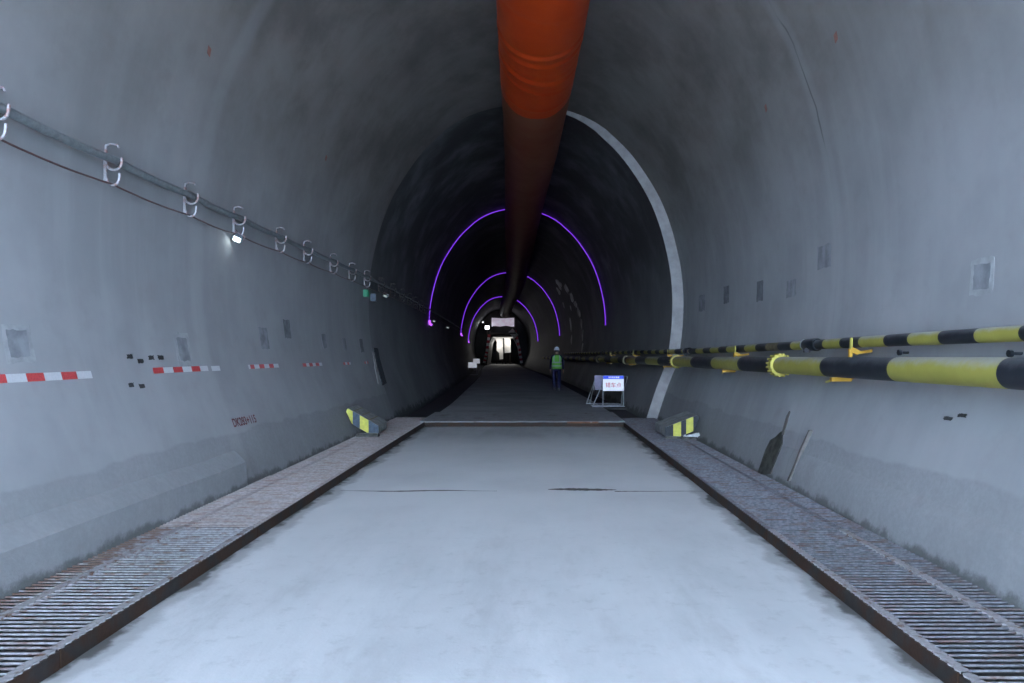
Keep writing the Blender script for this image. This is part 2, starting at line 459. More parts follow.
# ------------------------------------------------------------------ surface marks that belong to the walls and road
def wall_patch(side, d0, d1, z0, z1, m, name='mortar_patch', off=.004, jag=.0, rim=None, poly=None, seed=0):
    """thin patch following the wall; irregular outline"""
    rnd = random.Random(seed*97+int(d0*100))
    mb = MB()
    def ring(scale):
        pts = []
        if poly: base = poly
        else:
            base = []
            for k in range(6): base.append((d0+(d1-d0)*k/6, z0))
            for k in range(6): base.append((d1, z0+(z1-z0)*k/6))
            for k in range(6): base.append((d1-(d1-d0)*k/6, z1))
            for k in range(6): base.append((d0, z1-(z1-z0)*k/6))
        cd = sum(p[0] for p in base)/len(base); cz = sum(p[1] for p in base)/len(base)
        for (d, z) in base:
            j = 1+rnd.uniform(-jag, jag)
            pts.append((cd+(d-cd)*scale*j, cz+(z-cz)*scale*j))
        return pts, cd, cz
    def fill(pts, cd, cz, o):
        n = len(pts)
        P = lambda d, z, oo: (wx(side, z, d, oo), d, z)
        rings = []
        for t in (0, .35, .7, 1.0):
            rings.append([P(cd+(d-cd)*t, cz+(z-cz)*t, o) for d, z in pts] if t else [P(cd, cz, o)])
        edge = [P(d, z, -.002) for d, z in pts]
        c = mb.vert(rings[0][0]); st = [mb.vert(*r) for r in rings[1:]]+[mb.vert(*edge)]
        for k in range(n):
            k2 = (k+1) % n
            mb.face(c, st[0]+k, st[0]+k2)
            for a, b in zip(st, st[1:]): mb.face(a+k, b+k, b+k2, a+k2)
    mats = [m]
    if rim:
        mats = [m, rim]; mb.m = 1; pts, cd, cz = ring(1.45); fill(pts, cd, cz, off*.5); mb.m = 0
    pts, cd, cz = ring(1.0); fill(pts, cd, cz, off)
    w = WALLS[('wall_left' if side < 0 else 'wall_right', d0 > JOINT)]
    return mb.build(name, mats, w)
def dz_from_px(px, py, side, X=None):
    """depth and height of the wall point seen at a photograph position"""
    d = 8.0
    z = 1.6
    for _ in range(60):
        z = 1.6+(354-py)/700*d
        x = wx(side, max(-.3, min(6.8, z)), min(d, JOINT))
        d = .5*d+.5*(x*700/(px-533))
    return d, z
def px_patch(side, x0, y0, x1, y1, m, **k):
    (da, za), (db, zb) = dz_from_px((x0+x1)/2, y0, side), dz_from_px((x0+x1)/2, y1, side)
    d0 = dz_from_px(x0, (y0+y1)/2, side)[0]; d1 = dz_from_px(x1, (y0+y1)/2, side)[0]
    return wall_patch(side, min(d0, d1), max(d0, d1), min(za, zb), max(za, zb), m, **k)
for i, (x0, y0, x1, y1, s, m) in enumerate([
        (8, 330, 28, 357, -1, M_mortar), (178, 338, 188, 361, -1, M_mortar), (260, 328, 268, 349, -1, M_mortar), (284, 320, 290, 338, -1, M_mortar_dk),
        (322, 334, 326, 348, -1, M_mortar), (343, 338, 346, 350, -1, M_mortar), (360, 339, 363, 352, -1, M_mortar_dk), (374, 348, 378, 352, -1, M_hole),
        (818, 245, 831, 268, 1, M_mortar), (787, 280, 796, 297, 1, M_mortar), (757, 281, 763, 301, 1, M_mortar_dk), (724, 286, 729, 303, 1, M_mortar_dk), (699, 295, 705, 311, 1, M_mortar),
        (974, 264, 990, 289, 1, M_mortar)]):
    px_patch(s, x0, y0, x1, y1, m, jag=.07, seed=i, rim=M_mortar_lt if i in (0, 13, 1) else None)
for i, (x, y) in enumerate([(129.5, 356.5), (140.5, 361), (151, 357.5), (160.5, 357.5), (131, 385), (142, 386)]):
    px_patch(-1, x-2.6, y-2.1, x+2.6, y+2.1, M_hole, name='bolt_pocket', jag=.18, seed=i)
for i, (x, y) in enumerate([(948, 418.5), (962.5, 415.5)]):
    px_patch(1, x-4, y-1.9, x+4, y+1.9, M_hole, name='bolt_pocket', jag=.2, seed=i)
for i, (x, y, s) in enumerate([(209, 51, -1), (326, 158, -1), (836, 37, 1), (766, 108, 1)]):
    d, z = dz_from_px(x, y, s)
    wall_patch(s, 0, 0, 0, 0, M_markred, name='survey_mark', poly=[(d-.05, z+.04), (d-.02, z-.03), (d+.05, z-.045), (d+.025, z+.03)])
# damp streak at the joint on the right and two rust runs
P = lambda pts, s: [dz_from_px(x, y, s) for x, y in pts]
wall_patch(1, 8.5, 9, 0, 1, M_stain, name='damp_streak', poly=P([(758, 474), (766, 450), (771, 440), (776, 437), (781, 432), (783, 431), (783, 444), (778, 456), (771, 474)], 1), off=.012)
wall_patch(1, 8.2, 9, 0, 1, M_ruststain, name='rust_run', poly=P([(782, 434), (787, 416), (790, 411), (790.5, 412), (786, 428), (784, 435)], 1), off=.01)
wall_patch(1, 8, 9, 0, 1, M_ruststain, name='rust_run', poly=P([(790, 481), (797, 465), (803, 449), (812, 430), (813, 431), (804.5, 450), (799, 465), (792, 481)], 1), off=.04)
wall_patch(-1, 16.6, 17, 0, 1, M_slot, name='dark_slot', poly=P([(373.5, 349), (377.5, 349), (379, 358), (386, 383), (382, 385.5), (377, 366)], -1), off=.02)
wall_patch(-1, 16.2, 17, 0, 1, M_bandc, name='pale_edge', poly=P([(372.5, 352), (373.6, 352), (377.5, 372), (379, 383), (378, 384), (375, 370)], -1), off=.012)  # pale strip along the edge of the lining joint
# chainage lettering sprayed in red on the left wall
def text_mesh(body, size, name, m, parent=None, extrude=.0, align='LEFT'):
    c = bpy.data.curves.new(name, 'FONT'); c.body = body; c.size = size; c.extrude = extrude; c.offset = .003 if size < .14 and body[0] == 'D' else 0; c.align_x = align
    o = bpy.data.objects.new(name, c); COL.objects.link(o)
    me = bpy.data.meshes.new_from_object(o.evaluated_get(bpy.context.evaluated_depsgraph_get()))
    bpy.data.objects.remove(o); bpy.data.curves.remove(c)
    me.materials.clear(); me.materials.append(m); me.name = name
    o = bpy.data.objects.new(name, me); COL.objects.link(o)
    if parent: o.parent = parent
    return o
t = text_mesh('DK283+115', .135, 'chainage_lettering', M_paintred, WALLS[('wall_left', False)])
da, za = dz_from_px(233.5, 427, -1); db, zb = dz_from_px(256.5, 422, -1)
tw = max(v.co.x for v in t.data.vertices)
for v in t.data.vertices:
    d = da+(db-da)*v.co.x/tw; z = za+(zb-za)*v.co.x/tw+v.co.y
    v.co = (wx(-1, z, d, .006+v.co.z), d, z)
# crack and stains across the road at the same joint
def floor_stain(pts, name='road_stain'):
    mb = MB(); i = mb.vert(*[(x, y, .0025) for x, y in pts]); mb.face(*range(i, i+len(pts)))
    fl = bpy.data.objects['floor']
    return mb.build(name, M_floorstain, fl)
def streak(x0, x1, y, w, seed):
    r = random.Random(seed); n = 26; top = []; bot = []
    for k in range(n+1):
        t = k/n; x = x0+(x1-x0)*t; ww = w(t)*r.uniform(.75, 1.2)
        yy = y+mnoise.noise((x*1.5, seed, 0))*.05
        top.append((x, yy+ww)); bot.append((x, yy-ww*.8))
    floor_stain(bot+top[::-1])
streak(-2.25, -.42, 8.17, lambda t: .008+.028*max(0, math.sin(t*PI*1.05))**1.5, 3)
streak(.18, .98, 8.24, lambda t: .02+.065*math.sin(t*PI), 5)
streak(.95, 2.0, 8.14, lambda t: .018*(1-t)+.008, 8)

# ------------------------------------------------------------------ drain gratings along both walls
def bars_mesh(side, length, n, w):
    mb = MB(); c = -RC
    for k in range(n):
        y = (k+.5)*length/n
        mb.tube([(side*.004, y, -.0074), (side*w, y, -.0074)], .0074, 8)
    return mb
def grating(side, d0, d1, label):
    L = d1-d0-.012
    root = thing('drain_grating', label, 'grating', (RC+side*2.2, d0, .1), 'drain gratings along the left wall' if side < 0 else 'drain gratings along the right wall')
    n = max(3, round(L/.057))
    wd = (.865 if d0 < 8 else .845) if side < 0 else (.875 if d0 < 8 else .855)
    bars_mesh(side, L, n, wd).build('bar_grid', (M_bar if d0 < 5 else M_bar_dust) if side < 0 else (M_bar if d0 < 3 else M_bar_dark), root, smooth=.8)
    mb = MB()
    mb.box(*sorted((0, side*.012))[:1], 0, -.1, *sorted((0, side*.012))[1:], L, -.004)
    mb.build('side_angle', M_angle, root)
    def strip(nm, xa, xb):
        mb = MB(); r = random.Random(int(d0*10)+side); fm = M_flat if d0 < 5 else (M_bar_dust if side < 0 else M_bar_dark)
        a, b = sorted((side*xa, side*xb)); k = n
        rows = []
        for i in range(k*2+1):
            y = L*i/(k*2); w = .008 if i % 2 else -.006
            zt = .003 if d0 < 5 else -.005
            rows.append([(a-w, y, -.02), (a-w, y, zt), (b+w, y, zt), (b+w, y, -.02)])
        mb.grid(rows); mb.build(nm, fm, root)
    strip('edge_flat', .012, .062); strip('centre_flat', .615, .672)
for side, seams in ((-1, [.15, 3.56, 6.1, 8.68, 12.35, 16.6]), (1, [.3, 3.3, 6.0, 8.75, 12.07, 16.45])):
    nm = 'left' if side < 0 else 'right'
    for k in range(len(seams)-1):
        lab = ['rusty steel bar drain grating at the bottom %s corner, nearest the viewer', 'rusty steel bar drain grating by the %s wall, second from the viewer',
               'rusty steel bar drain grating by the %s wall, third from the viewer', 'dusty steel drain grating just before the striped concrete block on the %s',
               'dusty steel drain grating beneath the striped concrete block on the %s'][k] % nm
        grating(side, seams[k], seams[k+1], lab)
for d0, d1 in ((15.35, 17.75),):
    root = thing('ramp_plate', 'dark steel ramp plate across the road with a patch of rust', 'steel plate', (RC, d0, .1))
    mb = MB(); r = random.Random(4)
    xs = [-2.28+4.5*i/30 for i in range(31)]
    mb.prism([(x, (r.random()-.5)*.05, .003) for x in xs]+[(x, d1-d0, .012) for x in xs[::-1]], (0, 0, .016))
    mb.build('plate', M_plate, root)
    mb = MB(); mb.prism([(.95, -.012, -.02), (1.62, -.018, -.02), (1.65, .05, -.02), (.95, .05, -.02)], (0, 0, .036)); mb.build('rusty_patch', M_rust, root)
    mb = MB(); mb.box(-2.18, .04, -.1, 2.19, .14, 0.0); mb.build('bearer', M_angle, root)

# ------------------------------------------------------------------ ventilation duct under the crown
DX = [(-6, .36), (8.5, .34), (12.8, .235), (17, .11), (21.6, .0), (36, .08), (57, .22), (90, .3)]
DR = [(-6, .645), (12.8, .65), (17, .635), (22, .63), (36, .655), (90, .68)]
def duct_c(d):
    rr = interp(DR, d); return ax(d)+interp(DX, d), 5.875+rr, rr
def duct(d0, d1, m, name, label, wrinkles=()):
    mb = MB(); n = 48; rows = []; k = int((d1-d0)/.035) if len(wrinkles) > 3 else int((d1-d0)/.15) if wrinkles else int((d1-d0)/.5)
    for i in range(k+1):
        d = d0+(d1-d0)*i/k; cx, cz, rr = duct_c(d)
        ring = []
        for j in range(n+1):
            a = 2*PI*(j % n)/n
            r = rr*(1+.012*mnoise.noise((math.cos(a)*2, math.sin(a)*2, d*.5)))
            for (wd, wa, wid, amp, skew, ph) in wrinkles:
                dd = d-(wd+skew*math.sin(a+ph)); g = math.exp(-(dd/wid)**2)
                r += amp*.42*g*(.6+.4*math.cos((a-wa)*1.0))
            ring.append((cx+r*math.cos(a), d, cz+r*math.sin(a)))
        rows.append(ring)
    mb.grid(rows)
    o = tag(mb.build(name, m, smooth=True), label, 'ventilation duct', 'ventilation duct lengths under the crown')
    d = d0+1
    while d < min(d1, 30):
        cx, cz, rr = duct_c(d); mb = MB(); zc = 7.45 if d < JOINT else 7.42
        mb.tube([(cx, d, cz+rr-.02), (cx, d, zc)], .008, 6); mb.build('hanger', M_gantry, o); d += 3
    return o
W1 = [(10.2, 4.0, .035, -.03, .10, 0), (10.32, 4.1, .045, .03, .10, 0), (10.5, 5.3, .03, -.022, .12, .3), (10.62, 5.3, .04, .022, .12, .3), (10.95, 5.0, .05, -.012, .2, 1.0),
      (11.25, 3.7, .035, -.035, .30, .8), (11.38, 3.7, .05, .032, .30, .8), (11.7, 3.6, .03, -.025, .36, .9), (11.8, 3.6, .04, .022, .36, .9), (12.45, 4.6, .05, .02, .1, .5), (9.4, 3.6, .06, -.014, .35, .6), (8.6, 4.5, .1, -.012, .3, .6)]
duct(PORTAL+.1, 12.75, M_orange, 'ventilation_duct', 'bright orange fabric ventilation duct hanging under the vault, near length', W1)
duct(12.75, 34, M_brown, 'ventilation_duct', 'dull brown fabric ventilation duct hanging beyond the orange length', [(14.5, 3.6, .5, -.03, .4, 0), (16.5, 5.2, .8, .02, .5, 0)])
duct(34, 84, M_brown, 'ventilation_duct', 'dark far ventilation duct running over to the lit gantry', ())
# ------------------------------------------------------------------ left wall: cable on double hooks, thin wire, lamps
HD = [4.97, 6.33, 7.76, 9.02, 10.5, 11.75, 13.25, 14.6, 15.9, 17.4, 18.9, 20.4, 21.9, 23.4, 24.9, 26.4]
ZC, ZW = 3.365, 3.212       # cable and wire heights
def cpos(d, z, off): return Vector((wx(-1, z, d)+off, d, z))
first = None; dark_hook = {}
for i, d in enumerate(HD):
    loc = cpos(d, 3.3, 0)
    lab = 'grey double cable hook on the left wall, %s from the viewer' % ORD[i] if i else 'grey double cable hook cut by the left frame edge'
    if i == 3: lab = 'grey double cable hook on the left wall just above the lit floodlight'
    if first is None:
        root = thing('cable_hook', lab, 'hook', loc, 'cable hooks on the left wall'); first = root
        mb = MB(); mb.bar((.02, 0, -.135), (.02, 0, .19), .02, .028, (1, 0, 0)); mb.build('back_bar', M_galv, root)
        mb = MB(); mb.tube([(.025, 0, .185), (.07, 0, .20), (.13, .0, .19), (.14, 0, .165)], .009, 6); mb.build('top_hook', M_galv, root)
        def j(z, r, depth):
            pts = [(.022, 0, z+.01)]
            for k in range(9):
                a = PI+PI*k/8*.95
                pts.append((.03+depth/2+depth/2*math.cos(a), 0, z+r*math.sin(a)))
            pts.append((.03+depth+.004, 0, z+.045)); return pts
        for zz, dp, nm in ((.028, .135, 'cable_cradle'), (-.11, .115, 'wire_cradle')):
            mb = MB(); mb.tube(j(zz, .065, dp), .012, 8); mb.build(nm, M_galv, root)
    else:
        c = copy_tree(first, loc, lab, 'cable hooks on the left wall')
        if d > JOINT:
            for ch in c.children:
                if dark_hook.get(ch.data.name) is None:
                    dark_hook[ch.data.name] = ch.data.copy(); dark_hook[ch.data.name].materials[0] = M_gantry
                ch.data = dark_hook[ch.data.name]
def cable_pts(z, off, sag, r=0):
    pts = []; ds = [3.4]+HD+[27.9, 29.4, 31, 33, 36, 40, 45, 50]
    for a, b in zip(ds, ds[1:]):
        for k in range(6):
            t = k/6; d = a+(b-a)*t
            pts.append(cpos(d, z, off)+Vector((0, 0, -sag*4*t*(1-t))))
    return pts
mb = MB(); mb.tube(cable_pts(ZC-.01, .098, .02), .034, 12)
tag(mb.build('power_cable', M_hose, smooth=True), 'thick grey green cable resting in the hooks along the left wall', 'cable')
mb = MB(); mb.tube(cable_pts(ZW-.075, .088, .02), .009, 8)
tag(mb.build('lighting_wire', M_wire, smooth=True), 'thin brown wire in the lower hooks of the left wall', 'wire')

def floodlight(d, z, label, lens, yaw=.5, body=M_lampblue, sc=1.0):
    root = thing('floodlight', label, 'lamp', cpos(d, z, .10), 'lamps along the left wall', (0, 0, 0))
    root.scale = (sc,)*3
    hd = bpy.data.objects.new('lamp_head', None)
    # housing: shallow finned tray tilted to the road
    R = Matrix.Rotation(.42, 4, 'Y') @ Matrix.Rotation(yaw, 4, 'Z') @ Matrix.Rotation(1.0, 4, 'X')
    def T(mb):
        mb.v = [tuple(R @ Vector(p)) for p in mb.v]; return mb
    mb = MB(); w, h = .085, .075
    mb.hexa([(-w, -.03, -h), (w, -.03, -h), (w*.7, .05, -h*.7), (-w*.7, .05, -h*.7), (-w, -.03, h), (w, -.03, h), (w*.7, .05, h*.7), (-w*.7, .05, h*.7)])
    for k in range(5): mb.box(-.05+k*.022, .045, -.045, -.045+k*.022, .07, .045)
    o = T(mb).build('housing', body, root)
    mb = MB(); mb.box(-w*.62, -.036, -h*.8, w*.62, -.029, h*.8); T(mb).build('lens', lens, o)
    mb = MB()
    mb.tube([(-w-.012, .0, 0), (-w-.012, .02, .09), (0, .02, .11), (w+.012, .02, .09), (w+.012, 0, 0)], .007, 6); T(mb).build('bracket', M_galv, root)
    mb = MB(); mb.tube([(0, 0, .09), (-.03, .0, .14)], .006, 6); mb.build('drop_wire', M_wire, root)
    return root
floodlight(8.98, 3.09, 'lit white floodlight hanging under the fourth cable hook', M_lens, .35, sc=.8)
floodlight(17.9, 3.1, 'small dim floodlight on the dark left wall past the lining joint', M_lens_dim, .35, sc=.75)
floodlight(29.5, 3.0, 'tiny dim floodlight beside the foot of the nearest purple arch', M_lens_dim, .35, sc=.8)
floodlight(36.5, 3.0, 'tiny lamp on the left wall between first and second purple arches', M_lens_dim, .35, sc=.9)
root = thing('indicator_lamp', 'small green lit indicator box below the cable at the lining joint', 'lamp', cpos(15.95, 2.98, .05))
mb = MB(); mb.box(-.04, -.07, -.09, .06, .07, .09); mb.build('case', M_lampbody, root, bevel=.01)
mb = MB(); mb.box(-.03, -.076, -.075, .05, -.069, .075); mb.box(.058, -.055, -.075, .066, .055, .075); mb.build('green_face', M_green, root)
root = thing('junction_box', 'small blue grey junction box beside the green indicator', 'box', cpos(16.75, 2.95, .06))
mb = MB(); mb.box(-.06, -.08, -.09, .06, .08, .09); mb.build('case', M_lampblue, root, bevel=.01)
mb = MB(); mb.box(.058, -.07, -.08, .068, .07, .08); mb.build('cover', M_mortar, root)
for o in (bpy.data.objects.get('lamp_head'),):
    if o: bpy.data.objects.remove(o)

# red and white reflective tapes on both walls
def tape(side, d0, d1, z0, h, cuts, colors, label, name='reflective_tape'):
    mb = MB()
    for k in range(len(colors)):
        a = d0+(d1-d0)*cuts[k]; b = d0+(d1-d0)*cuts[k+1]
        mb.m = colors[k]
        n = 3; rows = []
        for i in range(n+1):
            d = a+(b-a)*i/n
            rows.append([(wx(side, z0-h/2, d, -.002), d, z0-h/2), (wx(side, z0-h/2, d, .005), d, z0-h/2), (wx(side, z0+h/2, d, .005), d, z0+h/2), (wx(side, z0+h/2, d, -.002), d, z0+h/2)])
        mb.grid(rows)
    g = 'reflective tapes on the left wall' if side < 0 else 'reflective tapes on the right wall'
    tag(mb.build(name, [M_white, M_red]), label, 'reflective tape', g)
dl = lambda x: dz_from_px(x, 370, -1)[0]
def tape_px(xs, cols, z, h, label, side=-1, y=370):
    ds = [dz_from_px(x, y, side)[0] for x in xs]; d0, d1 = ds[0], ds[-1]
    tape(side, d0, d1, z, h, [(q-d0)/(d1-d0) for q in ds], cols, label)
tape_px([-20, 3.5, 24, 42, 59.5, 75, 90], [1, 0, 1, 0, 1, 0], 1.425, .062, 'red and white tape at the left frame edge, nearest on the left wall')
tape_px([152.5, 163, 173, 182.5, 191.5, 200, 208], [1, 0, 1, 0, 1, 0], 1.435, .058, 'red and white tape on the left wall, second from the frame edge')
tape_px([211.5, 220], [0], 1.43, .058, 'single white tape piece on the left wall next to the second tape')
tape_px([249, 251, 255, 260, 265, 270, 274.5, 279.5], [0, 1, 0, 1, 0, 1, 0], 1.43, .055, 'red and white tape on the left wall, third from the frame edge')
tape_px([304, 307.5, 310.5, 314, 317, 320.5, 323.5], [1, 0, 1, 0, 1, 0], 1.42, .055, 'red and white tape on the left wall, fourth from the frame edge')
tape_px([345, 347, 349, 351, 352.5], [1, 0, 1, 0], 1.41, .05, 'short faint red tape on the left wall, fifth from the frame edge')
tape_px([366.5, 368, 369.3, 370.5], [1, 0, 1], 1.41, .05, 'faint red tape on the left wall right before the lining joint')
tape_px([1056, 1040, 1018, 1000, 983, 967, 953], [1, 0, 1, 0, 1, 0], 1.395, .05, 'red and white tape just under the big pipe at the right frame edge', 1, 386)
tape_px([883, 876, 866, 858], [1, 0, 0], 1.41, .045, 'short red and white tape under the big pipe near the flange', 1, 379)

# ------------------------------------------------------------------ right wall: striped pipes
BX = 3.06
def axd(d): return ax(d)-ax(16.5) if d > 16.5 else 0.0
def pipe_x(d, base):
    big = base < 3.15
    t = max(0, min(1, (d-(15.0 if big else 13.0))/(2.0 if big else 3.8))); t = t*t*(3-2*t)
    u = max(0, min(1, (d-17)/5.0))
    return base + axd(d) - (.10 if big else .17)*t - .08*u
zb = lambda d: 1.478-.0035*max(0, d-4)
zs = lambda d: 1.778-.0085*min(d, 14) if d < 14 else 1.659-.001*(d-14)
def striped_pipe(name, label, group, d0, d1, base, zf, r, cuts, cols, mats, parts):
    root = thing(name, label, 'pipe', (pipe_x((d0+d1)/2, base), (d0+d1)/2, zf((d0+d1)/2)), group)
    o0 = Vector(root.location); mb = MB(); n = 28
    ds = [d0+(d1-d0)*k/24 for k in range(25)]+[c for c in cuts if d0 < c < d1]
    ds = sorted(set(ds))
    st = []
    for d in ds:
        c = Vector((pipe_x(d, base), d, zf(d)))-o0
        st.append(mb.vert(*[c+Vector((r*math.cos(2*PI*k/n), 0, r*math.sin(2*PI*k/n))) for k in range(n)]))
    for i in range(len(ds)-1):
        mid = (ds[i]+ds[i+1])/2; q = 0
        for k in range(len(cuts)-1):
            if cuts[k] <= mid < cuts[k+1]: q = cols[k]
        mb.m = q
        for k in range(n): mb.face(st[i]+k, st[i]+(k+1) % n, st[i+1]+(k+1) % n, st[i+1]+k)
    mb.m = 0
    mb.face(*[st[0]+k for k in range(n)]); mb.face(*[st[-1]+k for k in range(n)])
    mb.build('striped_barrel', mats, root, smooth=.8)
    for p in parts: p(root, o0)
    return root
def flange_part(d, base, zf, r, R, m=M_fyel, name='flange'):
    def f(root, o0):
        mb = MB(); c = Vector((pipe_x(d, base), d, zf(d)))-o0
        for y0, y1 in ((-.05, -.012), (.012, .05)):
            mb.tube([c+Vector((0, y0, 0)), c+Vector((0, y1, 0))], R-.012, 40)
        fl = mb.build(name, m, root, smooth=.6)
        for k in range(16):
            a = 2*PI*(k+.5)/16; q = c+Vector((math.cos(a), 0, math.sin(a)))*(R-.008)
            mb = MB(); mb.tube([q+Vector((0, -.085, 0)), q+Vector((0, .085, 0))], .0145, 6); mb.build('bolt', m, fl)
    return f
# stripe boundaries read along the pipe
dB = lambda x: (BX-.095)*700/(x-533)
big = [-6, 1.0, 2.5, dB(1040)] + [dB(x) for x in (997, 887.5, 820)]
seqB = [-7.0, -5.5, -4.0, -2.5, -1.0, .3, 1.75, 3.1, dB(997), dB(887.5), dB(820), dB(768), dB(737.5), dB(711), dB(690.5), dB(672.5), dB(660.5)]
cB = [(k+1) % 2 for k in range(len(seqB)-1)]
# make the span dB(997)..dB(887.5) yellow (0) and alternate outwards
i0 = seqB.index(dB(997)); cB = [0 if (k-i0) % 2 == 0 else 1 for k in range(len(seqB)-1)]
while seqB[-1] < 70:
    seqB.append(seqB[-1]+1.5); cB.append(1-cB[-1])
F1, F2 = BX*700/(779.5-533), BX*700/(676.5-533)
fb = [F1-(F2-F1)-.0-3, max(PORTAL+.3, F1-(F2-F1)), F1, F2, F2+6.2, F2+12.4, F2+18.6, F2+30, F2+45]
lb = ['big yellow and black striped pipe length behind the viewer on the right', 'big yellow and black striped pipe length leaving the right frame edge',
      'big yellow and black striped pipe length between the two yellow bolted flanges', 'big striped pipe length crossing the lining joint on the right',
      'big striped pipe length on the dark right wall above the road sign stands', 'far big pipe length right of the worker in the lime vest', 'far dark big pipe length level with the walking worker', 'farthest dark big pipe length behind the worker']
for k in range(1, len(fb)-1):
    parts = [flange_part(fb[k], BX, zb, .102, .142, M_fyel if fb[k] < 17 else M_dull)] if k > 0 else []
    striped_pipe('water_pipe', lb[k], 'big striped pipe lengths on the right wall', fb[k]+.0, fb[k+1]-.06 if k+1 < len(fb)-1 else fb[k+1], BX, zb, .102, seqB, cB, [M_yel, M_blk], parts)
SX = 3.27
dS = lambda x: (SX-.055)*700/(x-533)
xs = [1018, 973.5, 937.5, 907, 883, 858, 839, 822, 805, 790, 777, 765, 755, 744, 734.5, 726, 718, 709.5]
seqS = [dS(x) for x in xs]
# 0 yellow, 1 black, 2 faded
cS = [0, 1, 0, 1, 0, 1, 0, 1, 0, 1, 2, 1, 0, 1, 0, 1, 0]
pre = [seqS[0]-.47*k for k in range(24, 0, -1)]
cpre = [1 if k % 2 == 1 else 0 for k in range(24, 0, -1)]
seqS = pre+seqS; cS = cpre+cS
while seqS[-1] < 60:
    seqS.append(seqS[-1]+.52); cS.append(1-(cS[-1] if cS[-1] < 2 else 0))
C1, C2 = SX*700/(812-533), SX*700/(690.8-533)
fs = [C1-6.4, C1, C2, C2+6.3, C2+12.6, C2+30]
ls = ['slim yellow and black striped pipe length leaving the right frame edge', 'slim yellow and black striped pipe length beyond the first black coupling',
      'slim striped pipe length crossing the lining joint past the second coupling', 'far slim pipe length on the dark right wall above the sign stands', 'farthest slim pipe length vanishing along the right wall']
def coupling_part(d, m=M_blk):
    def f(root, o0):
        mb = MB(); c = Vector((pipe_x(d, SX), d, zs(d)))-o0
        mb.tube([c+Vector((0, -.17, 0)), c+Vector((0, -.15, 0)), c+Vector((0, .15, 0)), c+Vector((0, .17, 0))], [.066, .074, .074, .066], 24)
        o = mb.build('coupling', m, root, smooth=.7)
        mb = MB(); mb.box(c.x-.095, c.y-.02, c.z-.09, c.x-.03, c.y+.02, c.z-.04); mb.build('clamp_ear', M_blk, o)
        mb = MB(); mb.tube([c+Vector((0, .172, 0)), c+Vector((0, .19, 0))], .073, 20); mb.build('clamp_ring', M_frame, o, smooth=.7)
    return f
for k in range(len(fs)-1):
    parts = [coupling_part(fs[k])] if k else []
    striped_pipe('air_pipe', ls[k], 'slim striped pipe lengths on the right wall', fs[k], fs[k+1], SX, zs, .055, seqS, cS, [M_yel, M_blk, M_dull], parts)
# yellow brackets that carry both pipes
def pipe_bracket(d, label):
    xb, xsm = pipe_x(d, BX), pipe_x(d, SX)
    root = thing('pipe_bracket', label, 'bracket', (wx(1, 1.45, d), d, 1.45), 'yellow pipe brackets on the right wall')
    o0 = Vector(root.location)
    def L(p): return Vector(p)-o0
    z1 = zs(d)-.055; z2 = zb(d)-.102
    mb = MB()
    # upper angle: wall foot, shelf under the slim pipe, upturned lip
    mb.bar(L((xsm+.0, d, z1-.05)), L((xsm-.075, d, z1-.015)), .05, .05); mb.bar(L((wx(1, z1-.05, d, -.01), d, z1-.03)), L((xsm, d, z1-.05)), .02, .03)
    mb.build('upper_arm', M_oyel, root)
    mb = MB(); mb.bar(L((xsm-.068, d, z1-.02)), L((xsm-.064, d, z1+.10)), .04, .012, (1, 0, 0)); mb.build('upright_lip', M_fyel, root)
    mb = MB(); xv = xb+.135
    mb.bar(L((xv, d, z1-.01)), L((xv, d, z2-.03)), .035, .03, (1, 0, 0)); mb.build('web', M_oyel, root)
    mb = MB(); mb.bar(L((wx(1, z2+.05, d, -.01), d, z2+.05)), L((xb+.12, d, z2-.012)), .03, .03); mb.bar(L((xb+.14, d, z2-.02)), L((xb-.06, d, z2-.022)), .05, .042)
    mb.build('lower_arm', M_oyel, root)
    mb = MB(); mb.bar(L((xb-.03, d, z2-.022)), L((xb+.02, d+.30, z2-.06)), .02, .02); mb.build('stay', M_fyel, root)
for d, lab in ((3.0, 'yellow pipe bracket just outside the right frame edge'), (7.05, 'yellow pipe bracket nearest the viewer, before the first flange'), (11.1, 'yellow pipe bracket between the two bolted flanges'),
               (15.9, 'yellow pipe bracket at the lining joint past the second flange'), (20.5, 'yellow pipe bracket on the dark wall above the sign stands'), (25.0, 'faint yellow pipe bracket nearest the walking worker')):
    if d > 4: pipe_bracket(d, lab)
for x, y, lab in ((908.5, 352.5, 'small black wall stud between the pipes, left one'), (1022, 353.5, 'small black wall stud between the pipes at the frame edge')):
    d, z = dz_from_px(x, y, 1)
    mb = MB(); xx = wx(1, z, d); mb.tube([(xx+.02, d, z), (xx-.06, d, z), (xx-.07, d, z), (xx-.095, d, z)], [.012, .012, .026, .026], 8)
    tag(mb.build('wall_stud', M_blk), lab, 'stud', 'black wall studs')

